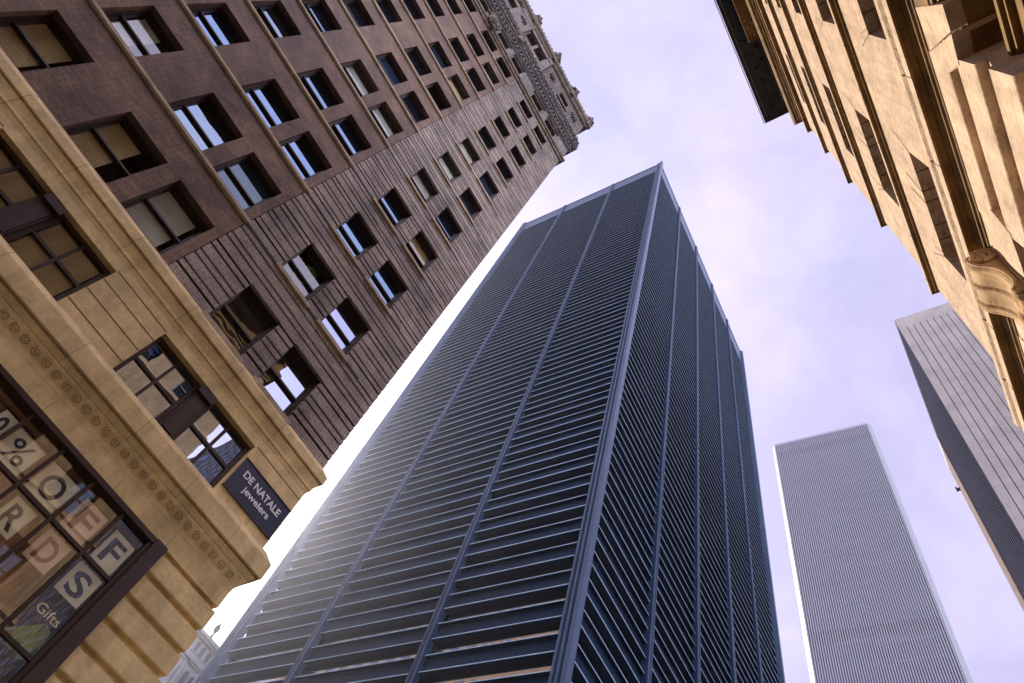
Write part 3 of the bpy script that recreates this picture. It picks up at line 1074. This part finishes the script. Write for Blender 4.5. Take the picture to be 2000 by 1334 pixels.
# core of smoked glass, one ribbon per storey
zz = base
rows = []
while zz + 1.95 < 216 - G:
    rows.append(zz)
    zz += FL
RG, RS = 1.08, 0.72
for zz in rows:
    b = MB()
    b.box(-TW + RG, -RG, RG, TD - RG, zz - FL + 1.93, zz)
    b.build('ribbon_window', M['tower_glass'], tower)
    b = MB()
    b.box(-TW + RS, -RS, RS, TD - RS, zz + 0.05, zz + 1.88)
    s = b.build('spandrel', M['steel'], tower)
    b = MB()
    for z0, z1 in ((zz, zz + 0.05), (zz + 1.88, zz + 1.93)):
        b.box(-TW + 0.3, -0.3, 0.3, TD - 0.3, z0, z1)
    b.build('flange', M['steel'], s)
    b = MB()                                          # flange edge strips, the light they catch put into their bright colour
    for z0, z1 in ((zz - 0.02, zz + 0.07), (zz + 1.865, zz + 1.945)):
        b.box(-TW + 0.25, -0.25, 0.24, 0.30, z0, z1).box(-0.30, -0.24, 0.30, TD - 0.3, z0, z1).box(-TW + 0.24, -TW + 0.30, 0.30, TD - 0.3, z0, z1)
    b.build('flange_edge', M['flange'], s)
# crown
b = MB()
b.box(-TW + 0.35, -0.35, 0.35, TD - 0.35, rows[-1] + 1.96, TH - G - 0.25)
b.box(-TW + 0.18, -0.18, 0.18, TD - 0.18, TH - G - 0.25, TH - G)
b.build('crown_panel', M['steel_light'], tower)


def hcol(x, y, ax, w=0.74, d=0.42, t=0.13, z0=0.0, z1=TH - G - 0.6):
    """steel column: dark body with two flanges coloured paler as if lit and a channel between; ax = outward axis"""
    def bar(u0, u1, o0, o1):
        b = MB()
        return b.box(x + u0, x + u1, y - o1, y - o0, z0, z1) if ax == 'y' else b.box(x + o0, x + o1, y + u0, y + u1, z0, z1)
    c = bar(-w / 2 + 0.02, w / 2 - 0.02, -0.6, d - 0.16).build('column', M['steel'], tower)
    for u0, u1 in ((-w / 2, -w / 2 + t), (w / 2 - t, w / 2)):
        bar(u0, u1, d - 0.157, d).build('column_flange', M['steel_light'], c)
    bar(-w / 2 + t + 0.003, w / 2 - t - 0.003, d - 0.157, d - 0.06).build('channel', M['steel_mid'], c)


for xx in (-16.55, -34.1):
    hcol(xx, 0.2, 'y')
for yy in (16.1, 30.5, 45.0, 59.2):
    hcol(-0.2, yy, 'x')
for sx_, sy_ in ((0, 0), (-TW, 0), (0, TD), (-TW, TD)):
    b, b2 = MB(), MB()
    fx = 1 if sx_ == 0 else -1
    fy = -1 if sy_ == 0 else 1
    for u0, u1, p_ in ((-0.1, 0.38, 0.42), (0.38, 0.74, 0.15), (0.74, 0.95, 0.38), (0.95, 1.32, 0.12), (1.32, 1.52, 0.36)):
        x0, x1 = sx_ + fx * (0.35 - u1), sx_ + fx * (0.35 - u0)
        bb = b if p_ > 0.2 else b2
        bb.box(x0, x1, sy_ + fy * (p_ - 0.2), sy_ - fy * 0.7, 0, TH - G + (0.6 if u0 < 0 else 0.1))
        if u0 > 0:
            y0, y1 = sy_ - fy * (u0 - 0.35), sy_ - fy * (u1 - 0.35)
            bb.box(sx_ + fx * (p_ - 0.2), sx_ - fx * 0.7, y0, y1, 0, TH - G + 0.1)
    cc_ = b.build('corner_column', M['steel_light'], tower)
    b2.build('channel', M['steel_mid'], cc_)
b = MB()
b.box(-TW + 1.5, -1.5, 1.5, TD - 1.5, 0, rows[0])
b.build('lobby', M['tower_glass'], tower)

# ------------------------------------------------------------------ right back: silver ribbed tower
wt = empty('silver_ribbed_tower', (-70.33, 286.9, G), 0.0725, 'silver grey skyscraper with close vertical ribs rising behind the steel tower', 'skyscraper')
WW, WH = 59.3, 415.0 - G
b = MB()
b.box(-0.6, WW + 0.6, 0.7, WW, 0, WH - 0.4)
b.build('window_wall', M['alu_dark'], wt)
rib = None
for i in range(53):
    xx = (i + 0.5) * WW / 53
    if rib is None:
        b = MB()
        b.box(-0.28, 0.28, -0.5, 0.75, 0, WH)
        rib = b.build('rib', M['alu'], wt, (xx, 0, 0))
    else:
        c = rib.copy()
        COL.objects.link(c)
        c.parent = wt
        c.location = (xx, 0, 0)
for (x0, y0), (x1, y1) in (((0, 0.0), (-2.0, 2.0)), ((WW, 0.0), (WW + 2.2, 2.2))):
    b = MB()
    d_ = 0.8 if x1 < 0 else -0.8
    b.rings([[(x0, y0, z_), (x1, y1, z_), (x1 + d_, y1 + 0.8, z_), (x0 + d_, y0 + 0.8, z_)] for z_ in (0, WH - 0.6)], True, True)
    b.build('chamfered_corner', M['alu_side'] if x1 < 0 else M['alu_dim'], wt)  # sunlit left and shaded right chamfer put into two metal colours
b = MB()
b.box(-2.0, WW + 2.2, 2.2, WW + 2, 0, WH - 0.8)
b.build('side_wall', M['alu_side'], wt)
for i in range(26):
    b = MB()
    x0_ = random.uniform(0, WW * 0.7)
    z0_ = random.uniform(150, WH - 20)
    b.box(x0_, min(WW, x0_ + random.uniform(8, 30)), 0.3, 0.68, z0_, z0_ + random.uniform(1.2, 2.4))
    b.build('drawn_blinds', M['alu_sp'], wt)
for z0_ in (WH - 16, 252.0):
    b = MB()
    b.box(0, WW, 0.35, 0.69, z0_, z0_ + 6.5)
    b.build('louvre_band', M['conc_dark'], wt)
b = MB()
b.box(0, WW, 0.45, 0.7, WH - 0.9, WH - 0.2)
b.build('parapet', M['alu_side'], wt)

# ------------------------------------------------------------------ right back: grey concrete slab
gb = empty('grey_concrete_tower', (8.41, 72.6, G), 0.0287, 'plain grey concrete tower with thin vertical slots beside the sandstone building', 'building')
GW, GD, GH = 30.0, 36.0, 133 - G
b = MB()
b.box(0.3, GW, 0.25, GD, 0, GH - 0.5)
b.build('core', M['conc_dark'], gb)
b = MB()
b.box(-0.05, GW, 0.0, 0.5, 129.15 - G, GH).box(-0.05, 0.5, 0.5, GD + 0.2, GH - 2.0, GH)
b.build('cap_band', M['concrete'], gb)
slot = [1.26 + 1.135 * i for i in range(26)]
edges = [(-0.02, slot[0] - 0.06)] + [(a + 0.06, b_ - 0.06) for a, b_ in zip(slot, slot[1:])]
for a, b_ in edges:
    b = MB()
    b.box(a, b_, 0.0, 0.3, 0, 129.15 - G)
    b.build('concrete_strip', M['concrete'], gb)
b = MB()
for k in range(16):                                   # dark bronze window wall on the flank
    y0 = 0.9 + k * (GD - 9.6) / 16
    b.box(-0.04, 0.3, y0, y0 + 0.55, 0, GH - 2.0)
b.build('flank_mullions', M['dark_bronze'], gb)
b = MB()
b.box(0.12, 0.31, 0.5, GD - 8.5, 0, GH - 2.0)
b.build('flank_glass', M['conc_dark'], gb)
b = MB()
b.box(-0.06, 0.31, GD - 8.5, GD + 0.1, 0, GH - 2.0)
b.build('brick_pier', M['red_pier'], gb)
b = MB()
b.box(-0.55, -0.06, GD - 0.6, GD - 0.35, 125.3, 126.0).box(-0.75, -0.5, GD - 0.7, GD - 0.3, 125.2, 126.3)
b.build('wall_lamp', M['dark_bronze'], gb)

# ------------------------------------------------------------------ far left: small ornate white building
fb = empty('ornate_white_building', (-95, 32, G), 0, 'small ornate white stone building far behind between the brick corner and steel tower', 'building')
FHt = 58.3
b = MB()
b.box(-20, 0, 0, 34, 0, FHt)
b.build('wall', M['white_stone'], fb)
b = MB()
for z0, p_ in ((FHt - 0.7, 0.8), (FHt - 4.2, 0.5), (FHt - 9.4, 0.7), (FHt - 18.5, 0.5)):
    b.box(0, p_, -0.3, 34, z0, z0 + 0.5).box(0, p_ * 0.6, -0.2, 34, z0 - 0.35, z0)
b.build('cornice', M['white_stone'], fb)


def arch_pts(y0, y1, z0, z1, x, n=8):
    r_ = (y1 - y0) / 2
    c_ = (y0 + y1) / 2
    return [(x, y0, z0)] + [(x, c_ - r_ * math.cos(math.pi * k / n), z1 - r_ + r_ * math.sin(math.pi * k / n)) for k in range(n + 1)] + [(x, y1, z0)]


b = MB()
for k in range(12):
    b.box(0, 0.3, 1.1 + k * 2.9, 1.7 + k * 2.9, FHt - 9.2, FHt - 4.2)
b.build('pilaster', M['white_stone'], fb)
for k in range(7):
    yb = 0.4 + k * 4.6
    spec_ = [(yb, yb + 3.4, FHt - 17, FHt - 9.9)] + [(yb + 0.1 + j * 1.2, yb + 0.9 + j * 1.2, FHt - 8.6, FHt - 5.4) for j in range(3)] + [(yb + 0.2 + j * 1.2, yb + 0.8 + j * 1.2, FHt - 3.0, FHt - 1.4) for j in range(3)]
    fr, gl = MB(), MB()
    for a, b_, z0, z1 in spec_:
        e_ = 0.12 if b_ - a < 2 else 0.3
        fr.rings([arch_pts(a - e_, b_ + e_, z0, z1 + e_, 0.0), arch_pts(a - e_, b_ + e_, z0, z1 + e_, 0.22)], True, True)
        gl.rings([arch_pts(a, b_, z0 + 0.1, z1, 0.223), arch_pts(a, b_, z0 + 0.1, z1, 0.235)], True, True)
    w_ = fr.build('arched_window', M['white_stone'], fb)
    gl.build('pane', M['far_glass'], w_)
b = MB()
b.lathe([(0.35, 0), (0.2, 0.5), (0.12, 1.2), (0.4, 1.7), (0.42, 2.2), (0.2, 2.7), (0.03, 3.1)], (0.1, 11.0, FHt - 0.3), 10)
b.build('roof_finial', M['dark_orn'], fb)

# ------------------------------------------------------------------ right: sandstone building
RXo, RYo = 2.0, 4.0
SC = 0.775                                            # drawn with its face 2 m away, then brought to real size
GS = G / SC
sand = empty('sandstone_building', (RXo * SC + 0.035, RYo * SC, G), 0.02, 'sunlit tawny sandstone building with deep ledges and blackened cornice along the right side', 'building')
RYC = 8.0


sand.scale = (SC, SC, SC)


class SB(MB):
    def build(self, name, m, parent=None, smooth=False):
        self.v = [(a - RXo, b - RYo, c - GS) for a, b, c in self.v]
        return MB.build(self, name, m, parent or sand, None, smooth)


def rsweep(prof, y0=-30.0, ret=20.0):
    mb = SB()
    mb.rings([[(2 - p, y0, z) for p, z in prof], [(2 - p, RYC + p, z) for p, z in prof], [(ret, RYC + p, z) for p, z in prof]], caps=False)
    return mb


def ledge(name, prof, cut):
    """stained underside with shade painted into its colour, and paler face, of one projecting course"""
    o = rsweep(prof[:cut + 1]).build(name, M['sand_trim_shaded'])
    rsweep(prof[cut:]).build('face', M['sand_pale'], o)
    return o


HEADS = [13.42, 18.18, 22.95, 27.8, 32.6]
WCOL = [(4.28, 6.42), (0.0, 2.14), (-4.28, -2.14), (-8.56, -6.42), (-12.84, -10.7)]
hh = [(a, b_, (h - 2.45), h) for h in HEADS for a, b_ in WCOL]
w = SB()
holes_wall(w, 2.0, 2.9, -30, RYC, 9.6, 41.0, hh)
w.box(2.9, 20, RYC - 0.9, RYC, 9.6, 41.0)
w.build('wall', M['sand'])
w = SB()
w.box(3.2, 20, -30, RYC - 0.9, GS, 40.9)
w.build('building_core', M['room'])
pr = None
for h in HEADS:
    for a, b_ in WCOL:
        if pr is None:
            b = MB()
            wd, hg = 2.14, 2.45
            b.box(0.72, 0.84, 0.003, 0.12, 0.003, hg - 0.003).box(0.72, 0.84, wd - 0.12, wd - 0.003, 0.003, hg - 0.003)
            b.box(0.72, 0.84, 0.12, wd - 0.12, hg - 0.12, hg - 0.003).box(0.72, 0.82, 0.12, wd - 0.12, 1.2, 1.28).box(0.72, 0.84, 0.12, wd - 0.12, 0.003, 0.1)
            b.box(0.73, 0.82, wd / 2 - 0.05, wd / 2 + 0.05, 0.1, 1.2)
            pr = b.build('window', M['frame2'], sand, (0, a - RYo, h - 2.45 - GS))
            p = MB()
            p.box(0.78, 0.79, 0.12, wd - 0.12, 0.1, hg - 0.12)
            p.build('pane', M['glass'], pr)
        else:
            clone(pr, sand, (0, a - RYo, h - 2.45 - GS))
# joints of the flat arches over the windows and seams in their soffits
w = SB()


def joint(y0, z0, y1, z1, t=0.022):
    d_ = Vector((0, y1 - y0, z1 - z0)).normalized()
    n_ = Vector((0, -d_.z, d_.y)) * (t / 2)
    for xx in (1.996,):
        a0, a1 = Vector((xx, y0, z0)), Vector((xx, y1, z1))
        q = [a0 - n_, a0 + n_, a1 + n_, a1 - n_]
        w.rings([[tuple(v) for v in q], [(v.x + 0.02, v.y, v.z) for v in q]], True, True)


for h in HEADS:
    for a, b_ in WCOL:
        joint(a, h, a - 0.28, h + 0.92)
        joint(b_, h, b_ + 0.28, h + 0.92)
        joint(a + 0.80, h, a + 0.66, h + 0.9, 0.03)
        joint(a + 1.02, h, a + 0.98, h + 0.9, 0.03)
        joint(b_ - 0.1, h, b_ + 0.02, h + 0.6, 0.012)
        for q in (0.42, 0.80, 1.02, 1.5, 1.8):
            w.box(2.01, 2.7, a + q - 0.014, a + q + 0.014, h - 0.004, h + 0.02)
w.build('arch_joint', M['carve'])
# string courses
for i, (z, s) in enumerate(((15.28, 1.0), (20.02, 1.0), (24.78, 1.0), (29.52, 1.0), (34.25, 1.35))):
    P_ = 0.132 * s
    prof = [(-0.05, z), (0.012, z), (0.03, z + 0.03), (0.05, z + 0.03), (0.055, z + 0.07), (0.08, z + 0.07), (0.085, z + 0.1), (P_ - 0.012, z + 0.1), (P_, z + 0.115),
            (P_, z + 0.26), (P_ - 0.02, z + 0.3), (-0.05, z + 0.38)]
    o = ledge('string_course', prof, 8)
    w = SB()
    y = -12.0 + i * 0.31
    while y < RYC:
        prof2 = [(p_ + 0.002, z_ - 0.002) for p_, z_ in prof[1:10]]
        w.rings([[(2 - p_, yy, z_) for p_, z_ in prof2] for yy in (y, y + 0.02)], caps=True)
        y += random.uniform(0.9, 1.25)
    w.build('seam', M['carve'], o)
prof = [(-0.05, 37.2), (0.10, 37.2), (0.10, 37.45), (0.2, 37.5), (0.2, 37.7), (0.32, 37.75), (0.40, 37.95), (0.40, 38.35), (0.1, 38.5), (0.1, 39.6), (0.22, 39.7), (0.22, 40.0), (0.3, 40.1), (0.3, 40.7)]
rsweep(prof).build('architrave', M['sand_trim_shaded'])
# blackened copper cornice
w = SB()
w.box(0.46, 20, -30, RYC + 0.12, 40.52, 41.1)
w.box(0.44, 0.53, -30, RYC + 0.16, 40.40, 41.2).box(0.53, 1.72, RYC + 0.05, RYC + 0.16, 40.40, 41.2)
for i in range(34):
    yy = RYC - 0.55 - i * 0.72
    w.ball((1.05, yy, 40.5), 0.14, 6)
    w.ball((1.4, yy - 0.3, 40.5), 0.1, 6)
    w.ball((0.78, yy - 0.2, 40.5), 0.08, 6)
w.build('copper_cornice', M['copper'])
w = SB()
w.box(0.36, 0.40, -30, RYC + 0.17, 40.46, 41.25).box(0.60, 0.625, -30, RYC - 0.1, 40.47, 40.53).box(1.60, 1.625, -30, RYC - 0.3, 40.44, 40.53)
w.build('cornice_edge', M['copper_edge'])
w = SB()
w.box(1.16, 1.80, -30, 3.86, 39.55, 40.4)
w.box(1.12, 1.17, -30, 3.90, 39.48, 39.75).box(1.17, 1.80, 3.83, 3.90, 39.48, 39.75)
w.build('frieze_block', M['sand_trim_shaded'])
w = SB()
for i in range(60):
    w.ball((random.uniform(1.24, 1.72), random.uniform(2.75, 3.7), 39.53), random.uniform(0.015, 0.05), 5)
w.build('frieze_carving', M['sand_pale'])
# main ledge over the ground storey
prof = [(-0.06, 9.93), (0.03, 9.93), (0.05, 9.98), (0.07, 9.98), (0.08, 10.05), (0.11, 10.09), (0.12, 10.15), (0.2, 10.19), (0.205, 10.14), (0.235, 10.14),
        (0.24, 10.22), (0.24, 10.36), (0.225, 10.385), (0.225, 10.44), (0.262, 10.50), (0.27, 10.64), (0.24, 10.70), (-0.1, 10.85)]
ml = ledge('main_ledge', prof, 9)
w = SB()
for y in (-4.1, -2.0, -0.4, 0.9, 2.35, 3.6, 6.2, 7.3):
    w.rings([[(2 - p_ - 0.002, yy, z_ - 0.002) for p_, z_ in prof[1:15]] for yy in (y, y + 0.022)], caps=True)
w.build('seam', M['carve'], ml)
# rusticated ground storey: openings at the window axes, flat arches with a scroll keystone
OPN = [(4.32, 6.30), (0.15, 2.10), (-4.4, -2.4)]
PT = 9.97                                             # top of the rusticated stone, under the ledge
zz = 9.34
prof = [(0.02, PT)]
while zz > GS + 1:
    prof += [(0.02, zz), (0.012, zz - 0.012), (-0.10, zz - 0.012), (-0.10, zz - 0.06), (-0.075, zz - 0.12), (-0.03, zz - 0.34), (0.0, zz - 0.38), (0.02, zz - 0.40)]
    zz -= 0.985
prof += [(0.02, GS)]


def rust_piece(y0, y1, ztop=PT, zbot=GS, nm='rusticated_pier', ret=False):
    pf = [(p_, min(max(z_, zbot), ztop)) for p_, z_ in prof]
    w = SB()
    rg = [[(2.7, y0, z_) for p_, z_ in pf], [(2 - p_, y0, z_) for p_, z_ in pf], [(2 - p_, y1 + (p_ if ret else 0), z_) for p_, z_ in pf]]
    rg.append([(20 if ret else 2.7, y1 + (p_ if ret else 0), z_) for p_, z_ in pf])
    w.rings(rg, caps=False)
    return w.build(nm, M['sand_pale'])


rust_piece(6.30, RYC, ret=True)
rust_piece(2.10, 4.32)
rust_piece(-2.4, 0.15)
rust_piece(-30, -4.4)
HD = 8.78                                             # head of the openings
for a, b_ in OPN:                                     # stone over the openings and what stands in them
    w = SB()
    w.box(1.985, 2.7, a, b_, 9.34, PT - 0.02)
    for q in range(5):
        w.box(2.0 + q * 0.035, 2.7, a, b_, 9.34 - (q + 1) * 0.11, 9.34 - q * 0.11)
    w.build('lintel', M['sand_trim_shaded'])
    b = SB()
    b.box(2.55, 2.7, a, a + 0.14, GS, HD).box(2.55, 2.7, b_ - 0.14, b_, GS, HD).box(2.55, 2.7, a + 0.14, b_ - 0.14, HD - 0.3, HD)
    b.box(2.30, 2.7, a + 0.003, b_ - 0.003, 7.75, 7.95).box(2.24, 2.7, a + 0.003, b_ - 0.003, 7.95, 8.02).box(2.2, 2.7, a + 0.003, b_ - 0.003, 8.02, 8.1)
    b.box(2.52, 2.68, (a + b_) / 2 - 0.06, (a + b_) / 2 + 0.06, GS, 7.75)
    o = b.build('doorway', M['sand_trim_shaded'])
    p = SB()
    p.box(2.63, 2.64, a + 0.14, b_ - 0.14, GS, HD - 0.3)
    p.build('pane', M['glass'], o)
    # splayed springing stones at both ends of the flat arch
    for e, d_ in ((a, 1), (b_, -1)):
        w = SB()
        q = [(e - d_ * 0.22, 9.36), (e, 9.83), (e + d_ * 0.30, HD), (e - d_ * 0.06, HD + 0.06)]
        w.rings([[(xx, y_, z_) for y_, z_ in q] for xx in (1.972, 2.4)], True, True)
        w.build('voussoir', M['sand_pale'])
        w = SB()
        q = [(e + d_ * 0.02, 9.83), (e + d_ * 0.55, 9.9), (e + d_ * 0.62, HD + 0.02), (e + d_ * 0.32, HD + 0.02)]
        w.rings([[(xx, y_, z_) for y_, z_ in q] for xx in (1.978, 2.4)], True, True)
        w.build('voussoir', M['sand_pale'])


# scroll console
def spiral(y, cx, cz, r0, turns, a0, mb, rr, d_=1):
    pts, rad = [], []
    n_ = int(26 * turns)
    for i in range(n_ + 1):
        a = a0 + d_ * i / n_ * turns * 2 * math.pi
        f_ = i / n_
        r_ = r0 * (1 - 0.85 * f_)
        pts.append((cx + r_ * math.cos(a), y, cz + r_ * math.sin(a)))
        rad.append(rr * (1 - 0.55 * f_))
    mb.tube(pts, rad, 8)


def smooth(pts, n_=8):
    out = []
    P_ = [Vector((a, b_)) for a, b_ in pts]
    for i in range(len(P_) - 1):
        p0, p1, p2, p3 = P_[max(i - 1, 0)], P_[i], P_[i + 1], P_[min(i + 2, len(P_) - 1)]
        for k in range(n_):
            t = k / n_
            out.append(0.5 * ((2 * p1) + (p2 - p0) * t + (2 * p0 - 5 * p1 + 4 * p2 - p3) * t * t + (3 * p1 - p0 - 3 * p2 + p3) * t ** 3))
    return out + [P_[-1]]


cy0, cy1 = 4.93, 5.62
curve = smooth([(1.80, 10.03), (1.70, 10.0), (1.645, 9.86), (1.675, 9.68), (1.78, 9.50), (1.85, 9.32), (1.875, 9.12), (1.875, 8.95), (1.845, 8.82), (1.80, 8.72), (1.805, 8.62), (1.86, 8.56), (1.95, 8.58)])
cons = SB()
rings = []
lane = [(0.0, 0.0), (0.05, -0.02), (0.10, -0.012), (0.14, 0.018), (0.3, 0.035), (0.43, 0.02), (0.47, -0.012), (0.5, -0.022), (0.53, -0.012), (0.57, 0.02), (0.7, 0.035), (0.86, 0.018), (0.9, -0.012), (0.95, -0.02), (1.0, 0.0)]
for f_, h_ in lane:
    y = cy0 + (cy1 - cy0) * f_
    rings.append([(2.1, y, 10.03)] + [(c_.x + h_, y, c_.y) for c_ in curve] + [(2.1, y, 8.56)])
cons.rings(rings, True, False)
cons.build('scroll_console', M['sand_warm'], smooth=False)
for ys in (cy0 - 0.02, cy1 + 0.02):
    cons = SB()
    spiral(ys, 1.845, 9.83, 0.18, 2.4, 2.2, cons, 0.042, -1)
    spiral(ys, 1.885, 8.70, 0.085, 2.0, -1.6, cons, 0.025, -1)
    cons.tube([(c_.x + 0.025, ys, c_.y) for c_ in curve[18:72]], 0.024, 8)
    back = smooth([(1.99, 9.72), (1.985, 9.5), (1.97, 9.2), (1.965, 8.95), (1.95, 8.78)])
    cons.tube([(c_.x, ys, c_.y) for c_ in back], 0.018, 8)
    cons.ball((1.845, ys, 9.83), 0.035, 8)
    cons.ball((1.885, ys, 8.70), 0.022, 8)
    cons.build('volute', M['sand_warm'], smooth=True)

# ------------------------------------------------------------------ thin city haze that glows towards the sun
hz = bpy.data.materials.new('haze')
hz.use_nodes = True
hn, hl = hz.node_tree.nodes, hz.node_tree.links
hn.clear()
ho = hn.new('ShaderNodeOutputMaterial')
hv = hn.new('ShaderNodeVolumePrincipled')
hv.inputs['Color'].default_value = (0.76, 0.80, 1.0, 1)
hv.inputs['Density'].default_value = 0.0002
hv.inputs['Anisotropy'].default_value = 0.86
hl.new(hv.outputs[0], ho.inputs['Volume'])
b = MB()
b.box(-190, 130, -75, 400, G - 1.2, 440)
tag(b.build('haze', hz), kind='stuff')
